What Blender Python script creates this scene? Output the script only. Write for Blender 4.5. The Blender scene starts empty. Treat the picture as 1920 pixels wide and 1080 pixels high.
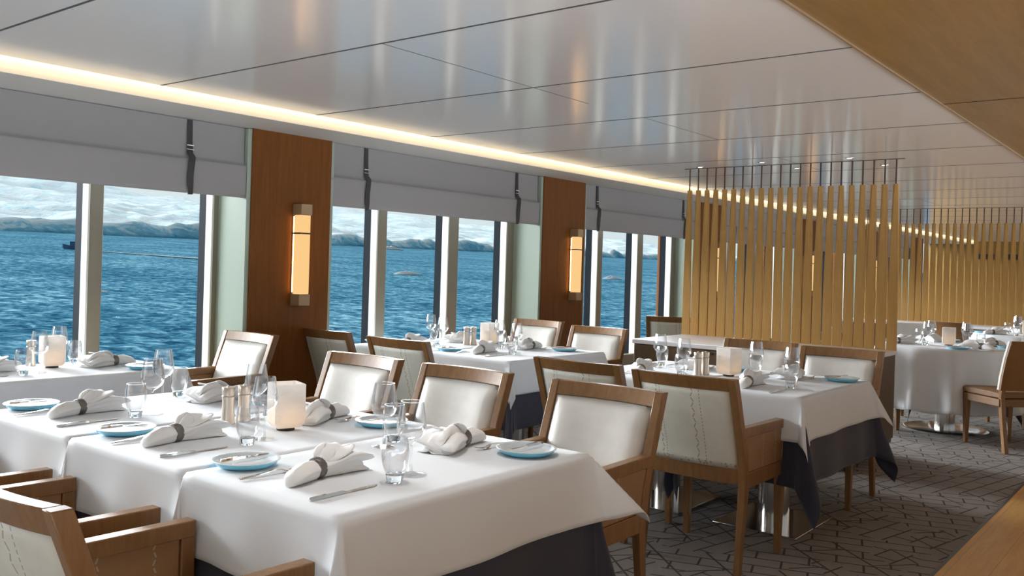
import bpy, math, random
from mathutils import Vector, Matrix, noise
random.seed(7)
PI = math.pi
D = bpy.data
SC = bpy.context.scene
COL = SC.collection

# ------------------------------------------------------------------ camera
EYE = 1.35
roll = math.atan(.03)
foc = math.sqrt(1329 * 2110) / math.cos(roll)
yaw = math.atan2(1329, foc * math.cos(roll))
Fw = Vector((math.cos(yaw), math.sin(yaw), 0))
R0 = Vector((math.sin(yaw), -math.cos(yaw), 0))
Rt = math.cos(roll) * R0 + math.sin(roll) * Vector((0, 0, 1))
Up = -math.sin(roll) * R0 + math.cos(roll) * Vector((0, 0, 1))
cam = D.cameras.new('camera')
camo = D.objects.new('camera', cam)
COL.objects.link(camo)
camo.matrix_world = Matrix((
    (Rt.x, Up.x, -Fw.x, 0), (Rt.y, Up.y, -Fw.y, 0), (Rt.z, Up.z, -Fw.z, EYE), (0, 0, 0, 1)))
cam.sensor_width = 36
cam.lens = foc * 36 / 1920
cam.shift_y = -(540 - 500.1) / 1920
cam.clip_start = .05
cam.clip_end = 30000
SC.camera = camo

# ------------------------------------------------------------------ view, sky, sun
SC.view_settings.view_transform = 'Standard'
SC.view_settings.look = 'None'
SC.view_settings.exposure = 0.0
SC.view_settings.gamma = 1
SC.view_settings.use_curve_mapping = False

W = D.worlds.new('sky')
SC.world = W
W.use_nodes = True
nt = W.node_tree
nt.nodes.clear()
wo = nt.nodes.new('ShaderNodeOutputWorld')
bg = nt.nodes.new('ShaderNodeBackground')
tc = nt.nodes.new('ShaderNodeTexCoord')
sx = nt.nodes.new('ShaderNodeSeparateXYZ')
nt.links.new(tc.outputs['Generated'], sx.inputs[0])
rz = nt.nodes.new('ShaderNodeValToRGB')       # sky by height: hazy bright horizon, with a far brighter band added above the view to light the tables
rz.color_ramp.elements[0].position = 0.0
rz.color_ramp.elements[0].color = (.72, .86, .90, 1)
rz.color_ramp.elements[1].position = 1.0
rz.color_ramp.elements[1].color = (.9, 1.0, 1.15, 1)
for (p_, c_) in ((.095, (.80, .90, .92)), (.14, (17., 17.5, 18.)), (.30, (16., 16.5, 17.)), (.55, (1.1, 1.25, 1.4))):
    e = rz.color_ramp.elements.new(p_)
    e.color = (*c_, 1)
nt.links.new(sx.outputs['Z'], rz.inputs[0])
ry = nt.nodes.new('ShaderNodeMapRange')       # blends to a separate sky on the unseen side behind the camera
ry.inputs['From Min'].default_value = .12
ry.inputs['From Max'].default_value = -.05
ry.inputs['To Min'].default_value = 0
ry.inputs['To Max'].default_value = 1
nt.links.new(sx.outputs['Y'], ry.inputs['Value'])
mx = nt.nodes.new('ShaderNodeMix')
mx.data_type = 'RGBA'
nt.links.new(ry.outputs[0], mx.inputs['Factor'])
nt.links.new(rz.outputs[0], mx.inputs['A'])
rb = nt.nodes.new('ShaderNodeValToRGB')       # that side: grey veil above the horizon, water below it, and lower down an added unseen glow that lights the ceiling
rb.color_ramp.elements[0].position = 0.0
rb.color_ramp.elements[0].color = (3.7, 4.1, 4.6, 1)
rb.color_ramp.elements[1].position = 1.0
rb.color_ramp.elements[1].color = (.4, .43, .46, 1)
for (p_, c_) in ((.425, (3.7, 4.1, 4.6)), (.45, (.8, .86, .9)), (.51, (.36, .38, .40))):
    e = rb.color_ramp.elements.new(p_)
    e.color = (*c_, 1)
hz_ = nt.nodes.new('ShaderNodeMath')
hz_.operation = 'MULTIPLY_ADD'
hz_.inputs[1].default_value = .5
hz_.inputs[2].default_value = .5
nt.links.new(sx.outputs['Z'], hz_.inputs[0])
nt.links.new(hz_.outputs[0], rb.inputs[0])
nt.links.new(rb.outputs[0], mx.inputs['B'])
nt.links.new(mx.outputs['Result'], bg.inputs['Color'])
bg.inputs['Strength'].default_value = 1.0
nt.links.new(bg.outputs[0], wo.inputs[0])

sun = D.lights.new('sun', 'SUN')
sun.energy = 8
sun.angle = math.radians(20)
sun.color = (.93, .97, 1)
suno = D.objects.new('sun', sun)
COL.objects.link(suno)
sd = Vector((.02, .95, .205)).normalized()      # towards the sun: low, beyond the windows
suno.rotation_euler = sd.to_track_quat('Z', 'Y').to_euler()


def area(name, loc, direction, sx_, sy_, power, col=(1, 1, 1)):
    L = D.lights.new(name, 'AREA')
    L.shape = 'RECTANGLE'
    L.size = sx_
    L.size_y = sy_
    L.energy = power
    L.color = col
    o = D.objects.new(name, L)
    COL.objects.link(o)
    o.location = loc
    o.rotation_euler = (-Vector(direction)).to_track_quat('Z', 'Y').to_euler()
    return o



# ------------------------------------------------------------------ materials
M = {}


def mat(name, col, rough=.5, metal=0, **kw):
    m = D.materials.new(name)
    m.use_nodes = True
    b = m.node_tree.nodes['Principled BSDF']
    b.inputs['Base Color'].default_value = (*col, 1)
    b.inputs['Roughness'].default_value = rough
    b.inputs['Metallic'].default_value = metal
    for k, v in kw.items():
        b.inputs[k.replace('_', ' ')].default_value = v
    M[name] = m
    return m, m.node_tree, b


def N(t, kind, **kw):
    n = t.nodes.new(kind)
    for k, v in kw.items():
        setattr(n, k, v)
    return n


def coords(t, scale=(1, 1, 1), rot=(0, 0, 0), kind='Object'):
    c = N(t, 'ShaderNodeTexCoord')
    mp = N(t, 'ShaderNodeMapping')
    mp.inputs['Scale'].default_value = scale
    mp.inputs['Rotation'].default_value = rot
    t.links.new(c.outputs[kind], mp.inputs[0])
    return mp.outputs[0]


def ramp(t, fac, stops):
    r = N(t, 'ShaderNodeValToRGB')
    while len(r.color_ramp.elements) < len(stops):
        r.color_ramp.elements.new(.5)
    for e_, (p, c) in zip(r.color_ramp.elements, stops):
        e_.position = p
        e_.color = (*c, 1)
    t.links.new(fac, r.inputs[0])
    return r.outputs[0]


def nz(t, vec, scale, detail=3, rough=.5, dist=0):
    n = N(t, 'ShaderNodeTexNoise')
    n.inputs['Scale'].default_value = scale
    n.inputs['Detail'].default_value = detail
    n.inputs['Roughness'].default_value = rough
    n.inputs['Distortion'].default_value = dist
    t.links.new(vec, n.inputs['Vector'])
    return n.outputs['Fac']


def mathn(t, op, a, b_=None, c_=None):
    n = N(t, 'ShaderNodeMath', operation=op)
    for i, v in enumerate((a, b_, c_)):
        if v is None:
            continue
        if isinstance(v, (int, float)):
            n.inputs[i].default_value = v
        else:
            t.links.new(v, n.inputs[i])
    return n.outputs[0]


def bump(t, b, h, strength=.2, dist=.01):
    n = N(t, 'ShaderNodeBump')
    n.inputs['Strength'].default_value = strength
    n.inputs['Distance'].default_value = dist
    t.links.new(h, n.inputs['Height'])
    t.links.new(n.outputs[0], b.inputs['Normal'])


def wood(name, c1, c2, scale=(1, 1, 1), rough=.35, k=1.0, bmp=.05):
    m, t, b = mat(name, c1, rough)
    v = coords(t, scale)
    f = nz(t, v, 9 * k, 6, .6, .4)
    g = nz(t, v, 60 * k, 3, .6)
    mixf = mathn(t, 'MULTIPLY_ADD', g, .35, mathn(t, 'MULTIPLY', f, .75))
    t.links.new(ramp(t, mixf, [(.3, c1), (.75, c2)]), b.inputs['Base Color'])
    b.inputs['Specular IOR Level'].default_value = .45 if name == 'wood_chair' else .12
    bump(t, b, mixf, bmp, .002)
    return m


wood('wood_pillar', (.16, .054, .012), (.23, .088, .022), (6, 6, .35), .38)
wood('wood_chair', (.19, .092, .034), (.28, .148, .060), (4, 4, .5), .27)
wood('wood_slat', (.44, .245, .075), (.60, .36, .125), (8, 8, .4), .42)
wood('wood_soffit', (.25, .140, .038), (.37, .215, .065), (.25, 3, 3), .32, .6)
wood('wood_floor', (.62, .34, .11), (.80, .49, .18), (.5, 5, 5), .32, .7)
wood('wood_cabinet', (.11, .070, .038), (.15, .10, .057), (4, 4, .4), .4)
wood('wood_dark', (.055, .03, .018), (.08, .045, .028), (4, 4, .5), .35)
mat('white_paint', (.72, .71, .69), .45)
mat('reveal_paint', (.40, .475, .39), .3)
m, t, b = mat('ceiling_panel', (.86, .85, .84), .165)
b.inputs['Specular IOR Level'].default_value = .7
mat('seam', (.10, .10, .10), .6)
mat('frame_beige', (.27, .24, .18), .35)
mat('frame_white', (.80, .79, .72), .3)
mat('frame_black', (.004, .009, .015), .6, Specular_IOR_Level=.08)
mat('strap', (.055, .052, .050), .6)
mat('buckle', (.75, .73, .70), .25, 1)
mat('rod', (.085, .045, .028), .3, .3)
mat('steel', (.74, .73, .70), .17, 1)
mat('steel_dark', (.10, .095, .09), .35, .6)
mat('cutlery', (.78, .76, .73), .13, 1)
mat('counter_white', (.80, .78, .79), .3)
mat('black_plastic', (.015, .015, .015), .4)
mat('brass_cap', (.40, .27, .15), .38, .25)

m, t, b = mat('brushed_steel', (.60, .52, .44), .33, 1)
v = coords(t, (60, 60, 1))
bump(t, b, nz(t, v, 10, 2), .08, .001)

m, t, b = mat('linen_white', (.725, .755, .79), .75)
b.inputs['Sheen Weight'].default_value = .15
v = coords(t)
bump(t, b, mathn(t, 'ADD', nz(t, v, 7, 2), mathn(t, 'MULTIPLY', nz(t, v, 900, 1), .02)), .25, .006)

m, t, b = mat('linen_slate', (.030, .032, .056), .8)
b.inputs['Sheen Weight'].default_value = .2
v = coords(t)
bump(t, b, nz(t, v, 600, 1), .15, .0008)

m, t, b = mat('napkin_linen', (.86, .855, .85), .7)
b.inputs['Sheen Weight'].default_value = .2
v = coords(t)
bump(t, b, nz(t, v, 38, 3), .35, .006)

m, t, b = mat('blind_fabric', (.36, .35, .345), .85)
v = coords(t)
bump(t, b, nz(t, v, 700, 1), .1, .0005)


def leather(name, col, rough=.42, lines=(), axis='Y', bottom=None):
    """hide with thread stitches running up it (dashes, set into the leather)"""
    m, t, b = mat(name, col, rough)
    c = N(t, 'ShaderNodeTexCoord')
    v = c.outputs['Object']
    s = N(t, 'ShaderNodeSeparateXYZ')
    t.links.new(v, s.inputs[0])
    gr = nz(t, v, 14, 4, .6)
    base = ramp(t, gr, [(.3, tuple(x * .93 for x in col)), (.7, tuple(min(1, x * 1.04) for x in col))])
    total = None
    for (pos, thick, period, zig, d) in lines:
        z = s.outputs['Z']
        q = mathn(t, 'SUBTRACT', s.outputs[axis], pos)
        if zig:
            tri = mathn(t, 'PINGPONG', z, period)
            q = mathn(t, 'SUBTRACT', q, mathn(t, 'MULTIPLY', tri, zig))
        on = mathn(t, 'LESS_THAN', mathn(t, 'ABSOLUTE', q), thick)
        dash = mathn(t, 'LESS_THAN', mathn(t, 'FRACT', mathn(t, 'DIVIDE', z, period)), d)
        on = mathn(t, 'MULTIPLY', on, dash)
        total = on if total is None else mathn(t, 'MAXIMUM', total, on)
    if bottom:
        z0, z1 = bottom
        inb = mathn(t, 'MULTIPLY', mathn(t, 'GREATER_THAN', s.outputs['Z'], z0), mathn(t, 'LESS_THAN', s.outputs['Z'], z1))
        vor = N(t, 'ShaderNodeTexVoronoi')
        vor.inputs['Scale'].default_value = 60
        t.links.new(v, vor.inputs['Vector'])
        on = mathn(t, 'MULTIPLY', inb, mathn(t, 'LESS_THAN', vor.outputs['Distance'], .30))
        total = on if total is None else mathn(t, 'MAXIMUM', total, on)
    if total is not None:
        mixn = N(t, 'ShaderNodeMix', data_type='RGBA')
        t.links.new(total, mixn.inputs['Factor'])
        t.links.new(base, mixn.inputs['A'])
        mixn.inputs['B'].default_value = (.42, .36, .27, 1)
        base = mixn.outputs['Result']
    t.links.new(base, b.inputs['Base Color'])
    bump(t, b, nz(t, v, 220, 2), .12, .001)
    return m


leather('hide_white', (.70, .685, .64), .45)
leather('hide_back', (.72, .72, .64), .5,
        lines=((-.085, .0022, .016, 0, .6), (-.055, .003, .024, .5, .8), (.115, .0022, .014, 0, .6), (.13, .003, .024, .4, .7)),
        bottom=(.475, .497))
leather('hide_tan', (.30, .165, .075), .45, lines=((-.02, .0025, .02, .4, .7), (.13, .0025, .02, .4, .7)), axis='X')
leather('hide_brown', (.22, .108, .036), .45)


def thin_glass(name, tint, edge, refl):
    """thin clear glass: mostly see-through, mirror-like towards its edges"""
    m = D.materials.new(name)
    m.use_nodes = True
    t = m.node_tree
    t.nodes.clear()
    o = N(t, 'ShaderNodeOutputMaterial')
    tr = N(t, 'ShaderNodeBsdfTransparent')
    tr.inputs[0].default_value = (*tint, 1)
    gl = N(t, 'ShaderNodeBsdfGlossy')
    gl.inputs['Roughness'].default_value = .03
    gl.inputs['Color'].default_value = (*edge, 1)
    lw = N(t, 'ShaderNodeLayerWeight')
    lw.inputs['Blend'].default_value = .18
    f = mathn(t, 'MULTIPLY_ADD', lw.outputs['Facing'], refl, .035)
    mix = N(t, 'ShaderNodeMixShader')
    t.links.new(f, mix.inputs[0])
    t.links.new(tr.outputs[0], mix.inputs[1])
    t.links.new(gl.outputs[0], mix.inputs[2])
    t.links.new(mix.outputs[0], o.inputs[0])
    M[name] = m


thin_glass('glass', (.97, .975, .98), (1, 1, 1), .95)
m, t, b = mat('glass_foot', (.86, .95, 1), .0)
b.inputs['Transmission Weight'].default_value = 1
b.inputs['IOR'].default_value = 1.4
thin_glass('pane', (.985, .99, .99), (.10, .10, .10), .06)
m, t, b = mat('blue_glass', (.22, .66, .86), .12)
b.inputs['Transmission Weight'].default_value = .12
m, t, b = mat('frost_glass', (.88, .93, .95), .15)
b.inputs['Transmission Weight'].default_value = .45
bump(t, b, nz(t, coords(t), 160, 2), .5, .003)
b.inputs['IOR'].default_value = 1.35

# alabaster lantern shell, lit from within by its own candle lamp
m = D.materials.new('alabaster')
m.use_nodes = True
t = m.node_tree
t.nodes.clear()
o_ = N(t, 'ShaderNodeOutputMaterial')
df = N(t, 'ShaderNodeBsdfDiffuse')
tl = N(t, 'ShaderNodeBsdfTranslucent')
v = coords(t, (1, 1, 3))
cc = ramp(t, nz(t, v, 9, 4, .6, 1.5), [(.3, (.86, .84, .81)), (.7, (.93, .92, .90))])
t.links.new(cc, df.inputs[0])
t.links.new(cc, tl.inputs[0])
mixs = N(t, 'ShaderNodeMixShader')
mixs.inputs[0].default_value = .34
t.links.new(df.outputs[0], mixs.inputs[1])
t.links.new(tl.outputs[0], mixs.inputs[2])
t.links.new(mixs.outputs[0], o_.inputs[0])
M['alabaster'] = m


def emit(name, col, strength):
    m = D.materials.new(name)
    m.use_nodes = True
    t = m.node_tree
    t.nodes.clear()
    o = N(t, 'ShaderNodeOutputMaterial')
    e_ = N(t, 'ShaderNodeEmission')
    e_.inputs[0].default_value = (*col, 1)
    e_.inputs[1].default_value = strength
    t.links.new(e_.outputs[0], o.inputs[0])
    M[name] = m


emit('led_warm', (1, .72, .32), 29)
emit('sconce_lit', (1, .62, .26), .98)
emit('sconce_side', (1, .50, .18), 9)
emit('candle_lit', (1, .58, .25), 48)
emit('downlight', (1, .93, .82), 5)

# pewter ring
m, t, b = mat('pewter', (.22, .20, .18), .35, .9)
bump(t, b, nz(t, coords(t), 260, 2), .9, .002)

# carpet: grey loop pile with a dark cut-line lattice of bricks laid in crossing directions
m, t, b = mat('carpet', (.24, .235, .23), .95)


def brickline(rot, w, h, mort, off=(0, 0, 0)):
    v = coords(t, (1, 1, 1), (0, 0, rot))
    br = N(t, 'ShaderNodeTexBrick')
    br.inputs['Scale'].default_value = 1
    br.inputs['Mortar Size'].default_value = mort
    br.inputs['Mortar Smooth'].default_value = .1
    br.inputs['Brick Width'].default_value = w
    br.inputs['Row Height'].default_value = h
    t.links.new(v, br.inputs['Vector'])
    return br.outputs['Fac']


A_ = brickline(math.radians(12), .26, .11, .0055)
B_ = brickline(math.radians(72), .24, .11, .0055)
C_ = brickline(math.radians(-48), .48, .24, .0055)
vv = coords(t, (1, 1, 1), (0, 0, .6))
vo = N(t, 'ShaderNodeTexVoronoi')
vo.inputs['Scale'].default_value = 3.6
t.links.new(vv, vo.inputs['Vector'])
sc = N(t, 'ShaderNodeSeparateColor')
t.links.new(vo.outputs['Color'], sc.inputs[0])
selA = mathn(t, 'LESS_THAN', sc.outputs[0], .5)
ln = mathn(t, 'ADD', mathn(t, 'MULTIPLY', A_, selA), mathn(t, 'MULTIPLY', B_, mathn(t, 'SUBTRACT', 1, selA)))
ln = mathn(t, 'MAXIMUM', ln, mathn(t, 'MULTIPLY', C_, mathn(t, 'GREATER_THAN', sc.outputs[1], .35)))
pile = nz(t, coords(t), 2.2, 5, .7)
fine = nz(t, coords(t), 350, 2, .7)
basec = ramp(t, mathn(t, 'MULTIPLY_ADD', fine, .5, mathn(t, 'MULTIPLY', pile, .5)), [(.35, (.20, .18, .168)), (.65, (.32, .295, .28))])
mixn = N(t, 'ShaderNodeMix', data_type='RGBA')
t.links.new(ln, mixn.inputs['Factor'])
t.links.new(basec, mixn.inputs['A'])
mixn.inputs['B'].default_value = (.06, .05, .047, 1)
t.links.new(mixn.outputs['Result'], b.inputs['Base Color'])
bump(t, b, mathn(t, 'SUBTRACT', fine, ln), .5, .003)

# plank lines for the wooden floor
t = M['wood_floor'].node_tree

# sea
m, t, b = mat('sea', (.03, .12, .22), 1.0)
v = coords(t, (1.5, 1.1, 1))
n1 = nz(t, v, .26, 9, .66, .8)
n2 = nz(t, v, .012, 4, .6)
n3 = nz(t, v, .7, 4, .6, .4)
f = mathn(t, 'ADD', mathn(t, 'MULTIPLY', n1, .62), mathn(t, 'ADD', mathn(t, 'MULTIPLY', n2, .18), mathn(t, 'MULTIPLY', n3, .2)))
t.links.new(ramp(t, f, [(.39, (.006, .032, .064)), (.47, (.022, .090, .145)), (.53, (.065, .180, .245)), (.61, (.22, .37, .42))]), b.inputs['Base Color'])
bump(t, b, mathn(t, 'ADD', n1, mathn(t, 'MULTIPLY', n3, .25)), .6, 1.6)
b.inputs['Specular IOR Level'].default_value = 0

# snow coast
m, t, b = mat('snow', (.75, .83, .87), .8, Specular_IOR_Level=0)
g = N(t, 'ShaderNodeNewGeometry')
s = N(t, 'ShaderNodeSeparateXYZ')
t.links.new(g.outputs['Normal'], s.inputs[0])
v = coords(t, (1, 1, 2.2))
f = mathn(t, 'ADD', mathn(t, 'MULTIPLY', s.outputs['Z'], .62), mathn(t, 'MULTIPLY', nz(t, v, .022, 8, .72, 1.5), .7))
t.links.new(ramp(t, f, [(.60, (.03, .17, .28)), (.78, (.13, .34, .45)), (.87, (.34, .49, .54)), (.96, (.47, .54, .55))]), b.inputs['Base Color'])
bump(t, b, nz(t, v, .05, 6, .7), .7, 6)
mat('foam', (.24, .28, .29), .8, Specular_IOR_Level=0)
mat('boat_dark', (.01, .03, .055), .8, Specular_IOR_Level=0)


# ------------------------------------------------------------------ mesh helpers
class MB:
    def __init__(s):
        s.v = []
        s.f = []

    def box(s, x0, x1, y0, y1, z0, z1):
        n = len(s.v)
        s.v += [(x, y, z) for z in (z0, z1) for y in (y0, y1) for x in (x0, x1)]
        s.f += [tuple(n + i for i in q) for q in ((0, 2, 3, 1), (4, 5, 7, 6), (0, 1, 5, 4), (2, 6, 7, 3), (0, 4, 6, 2), (1, 3, 7, 5))]
        return s

    def loft(s, rings, close=True, cap=True):
        """rings: lists of equally many points"""
        n = len(s.v)
        k = len(rings[0])
        for r in rings:
            s.v += [tuple(p) for p in r]
        for i in range(len(rings) - 1):
            for j in range(k if close else k - 1):
                a = n + i * k + j
                b_ = n + i * k + (j + 1) % k
                s.f.append((a, b_, b_ + k, a + k))
        if cap and close:
            s.f.append(tuple(n + j for j in reversed(range(k))))
            s.f.append(tuple(n + (len(rings) - 1) * k + j for j in range(k)))
        return s

    def lathe(s, prof, seg=32, c=(0, 0), closed=False):
        rings = []
        for (r, z) in prof:
            rings.append([(c[0] + r * math.cos(2 * PI * j / seg), c[1] + r * math.sin(2 * PI * j / seg), z) for j in range(seg)])
        s.loft(rings, True, not closed)
        return s

    def grid(s, pts):
        n = len(s.v)
        k = len(pts[0])
        for r in pts:
            s.v += [tuple(p) for p in r]
        for i in range(len(pts) - 1):
            for j in range(k - 1):
                a = n + i * k + j
                s.f.append((a, a + 1, a + k + 1, a + k))
        return s

    def build(s, name, material, parent=None, smooth=True, bevel=0, seg=2, angle=38, solid=0, sub=0):
        me = D.meshes.new(name)
        me.from_pydata(s.v, [], s.f)
        me.validate()
        me.update()
        if smooth:
            me.shade_smooth()
            me.set_sharp_from_angle(angle=math.radians(angle))
        me.materials.append(M[material] if isinstance(material, str) else material)
        o = D.objects.new(name, me)
        COL.objects.link(o)
        if parent:
            o.parent = parent
        if sub:
            q = o.modifiers.new('smooth', 'SUBSURF')
            q.levels = q.render_levels = sub
        if solid:
            q = o.modifiers.new('thickness', 'SOLIDIFY')
            q.thickness = solid
            q.offset = -1
        if bevel:
            q = o.modifiers.new('bevel', 'BEVEL')
            q.width = bevel
            q.segments = seg
            q.limit_method = 'ANGLE'
            q.angle_limit = math.radians(40)
        return o


def tag(o, label, cat, group=None, kind=None):
    o['label'] = label
    o['category'] = cat
    if group:
        o['group'] = group
    if kind:
        o['kind'] = kind
    return o


def empty(name, loc=(0, 0, 0), rz_=0):
    o = D.objects.new(name, None)
    COL.objects.link(o)
    o.location = loc
    o.rotation_euler = (0, 0, rz_)
    o.empty_display_size = .05
    return o


def struct(o):
    if o.parent is None:
        o['kind'] = 'structure'
    return o


def copy_tree(o, parent=None):
    c = o.copy()
    COL.objects.link(c)
    if parent:
        c.parent = parent
    for ch in list(o.children):
        copy_tree(ch, c)
    return c


class Proto:
    """first use takes the original, later uses take copies"""

    def __init__(s, root):
        s.root = root
        s.used = False

    def put(s, loc, rz_, label, cat, group):
        o = s.root if not s.used else copy_tree(s.root)
        s.used = True
        o.location = loc
        o.rotation_euler = (0, 0, rz_)
        tag(o, label, cat, group)
        return o

    def drop(s):
        if not s.used:
            for ch in list(s.root.children):
                for g_ in list(ch.children):
                    D.objects.remove(g_)
                D.objects.remove(ch)
            D.objects.remove(s.root)


# ------------------------------------------------------------------ room shell
CZ = 2.26           # ceiling
X0, X1 = -1.2, 23.0  # extent along the ship
struct(MB().box(X0, X1, 1.005, 5.6, -.06, 0).build('floor', 'carpet', smooth=False))
fl = struct(MB().box(X0, X1, -3.2, 1.0, -.06, .002).build('floor', 'wood_floor', smooth=False))
struct(MB().box(X0, X1, .992, 1.008, -.01, .004).build('trim_1', 'steel_dark', smooth=False))
# planks and their gaps in the wooden aisle belong to the wood material
t = M['wood_floor'].node_tree
b = t.nodes['Principled BSDF']
src = b.inputs['Base Color'].links[0].from_socket
br = N(t, 'ShaderNodeTexBrick')
br.inputs['Scale'].default_value = 1
br.inputs['Brick Width'].default_value = 1.6
br.inputs['Row Height'].default_value = .16
br.inputs['Mortar Size'].default_value = .0012
br.inputs['Color1'].default_value = (.92, .92, .92, 1)
br.inputs['Color2'].default_value = (1.06, 1.06, 1.06, 1)
br.inputs['Mortar'].default_value = (.55, .5, .45, 1)
t.links.new(coords(t, (1, 1, 1), (0, 0, .0)), br.inputs['Vector'])
mu = N(t, 'ShaderNodeMix', data_type='RGBA', blend_type='MULTIPLY')
mu.inputs['Factor'].default_value = 1
t.links.new(src, mu.inputs['A'])
t.links.new(br.outputs['Color'], mu.inputs['B'])
t.links.new(mu.outputs['Result'], b.inputs['Base Color'])

ceil = struct(MB().box(X0, X1, 1.15, 4.45, CZ, CZ + .03).build('ceiling', 'ceiling_panel', smooth=False))
sm = MB()
seams = [1.555, 2.55, 3.595, 4.63, 5.65, 6.70]
while seams[-1] < X1 - 1.1:
    seams.append(seams[-1] + 1.03)
for x in seams:
    sm.box(x - .006, x + .006, 1.15, 4.45, CZ - .0012, CZ + .002)
for (xa, xb, y) in ((2.55, 3.595, 2.75), (3.595, 4.10, 2.75), (4.63, 5.65, 2.71), (6.70, 7.73, 2.72), (8.76, 9.79, 2.72), (10.8, 11.85, 2.72)):
    sm.box(xa, xb, y - .002, y + .002, CZ - .001, CZ + .002)
struct(sm.build('trim_2', 'seam', smooth=False))
sf = MB().box(X0, X1, -3.2, 1.148, CZ - .004, CZ + .03)
struct(sf.build('ceiling', 'wood_soffit', smooth=False))
struct(MB().box(X0, X1, 1.143, 1.152, CZ - .012, CZ + .01).build('trim_3', 'brass_cap', smooth=False))
struct(MB().box(4.98, 4.985, -3.2, 1.143, CZ - .006, CZ - .003).build('trim_4', 'wood_dark', smooth=False))

# cove: slot with a warm led strip and the pelmet it lights
struct(MB().box(X0, X1, 4.515, 4.56, 2.195, 2.42).box(X0, X1, 4.56, 4.96, 2.195, 2.225)
       .box(X0, X1, 4.40, 4.60, 2.42, 2.45).box(X0, X1, 4.40, 4.43, CZ + .03, 2.45).box(X0, X1, 4.94, 5.60, 2.20, 2.45)
       .build('ceiling', 'white_paint', smooth=False))
led = MB().box(X0 + .1, X1 - .1, 4.434, 4.446, CZ + .034, CZ + .046).build('cove_light_strip', 'led_warm', smooth=False)
tag(led, 'warm glowing light strip running along the ceiling cove above the blinds', 'light strip')

# window wall: period of the bays along the ship
PIT = 3.19
bays = []           # (left pillar right edge, right pillar left edge)
pill = [(.28, .90)] + [(3.47, 4.125), (6.645, 7.335)]
while pill[-1][1] < X1 - 3:
    pill.append((pill[-1][0] + PIT, pill[-1][1] + PIT))
YF = 4.92           # face of the pillars
YG = 5.30           # glass
tn = 5
for i, (a, b_) in enumerate(pill):
    o = MB().box(a, b_, YF, 5.5, 0, 2.2).build('trim_%d' % tn, 'wood_pillar', smooth=False, bevel=.003)
    struct(o)
    tn += 1
sills = [.56, .48, .40]
low = MB()
for k in range(len(pill) - 1):
    xa, xb = pill[k][1], pill[k + 1][0]
    gz = sills[k] if k < 3 else .40
    root = struct(empty('window_%d' % (k + 1), (xa, YG, 0)))
    L = lambda q: q - xa
    if k == 0:
        mull = [(1.68, 1.77), (2.57, 2.665)]
        ge = 3.395
    else:
        mull = [(4.87 + PIT * (k - 1), 4.985 + PIT * (k - 1)), (5.70 + PIT * (k - 1), 5.845 + PIT * (k - 1))]
        ge = 6.50 + PIT * (k - 1)
    fr = MB()
    for (p, q) in mull:
        fr.box(L(p), L(q), -.06, 0, gz, 2.19)
    fr.box(L(ge), xb - xa, -.06, 0, gz, 2.19)
    fr.box(0, xb - xa, -.07, 0, gz - .075, gz)
    fr.box(0, xb - xa, -.06, 0, 1.93, 2.19)
    fr.build('window_frame', 'frame_beige', root, bevel=.012, seg=3)
    hl = MB()
    for (p, q) in mull:
        hl.box(L(p) - .007, L(p) + .006, -.068, .004, gz, 2.19)
    hl.box(L(ge) - .007, L(ge) + .008, -.068, .004, gz, 2.19)
    hl.build('glazing_bead', 'frame_white', root, bevel=.003)
    ex = MB()
    for (p, q) in mull:
        ex.box(L(p) - .004, L(q), .006, .085, gz - .05, 2.19)
    ex.box(L(ge) - .004, xb - xa, .006, .085, gz - .05, 2.19)
    ex.build('outer_mullion', 'frame_black', root)
    MB().box(0, xb - xa, .001, .005, gz - .02, 2.15).build('pane', 'pane', root, smooth=False)
    MB().box(0, xb - xa, -.19, -.03, gz - .145, gz - .125).build('window_sill', 'frame_white', root, bevel=.004)
    MB().box(xb - xa - .03, xb - xa, YF + .012 - YG, -.055, gz - .125, 2.19).box(0, .03, YF + .012 - YG, -.055, gz - .125, 2.19).build('reveal', 'reveal_paint', root, smooth=False)
    low.box(xa, xb, 5.10, 5.5, 0, gz - .145)
    low.box(xa, xb, YG - .06, 5.42, gz - .15, gz - .075)
struct(low.build('wall_left', 'frame_beige', smooth=False))
# far end of the room
we = MB().box(X1, X1 + .1, 1.0, 5.5, 0, 2.3)
struct(we.build('wall_end', 'wood_soffit', smooth=False))
struct(MB().box(X0 - .1, X0, 1.0, 5.6, 0, 2.3).build('wall_back', 'white_paint', smooth=False))
struct(MB().box(X1, X1 + .1, -3.2, 1.0, 0, 2.3).build('wall_aisle', 'white_paint', smooth=False))
vr = empty('air_vent', (X1, 4.3, 1.85))
tag(vr, 'small black air grille high on the far end wall', 'vent')
for j in range(2):
    MB().box(-.02, -.002, -.2 - j * .55, .15 - j * .55, 0, .12).build('grille', 'black_plastic', vr)


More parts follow.
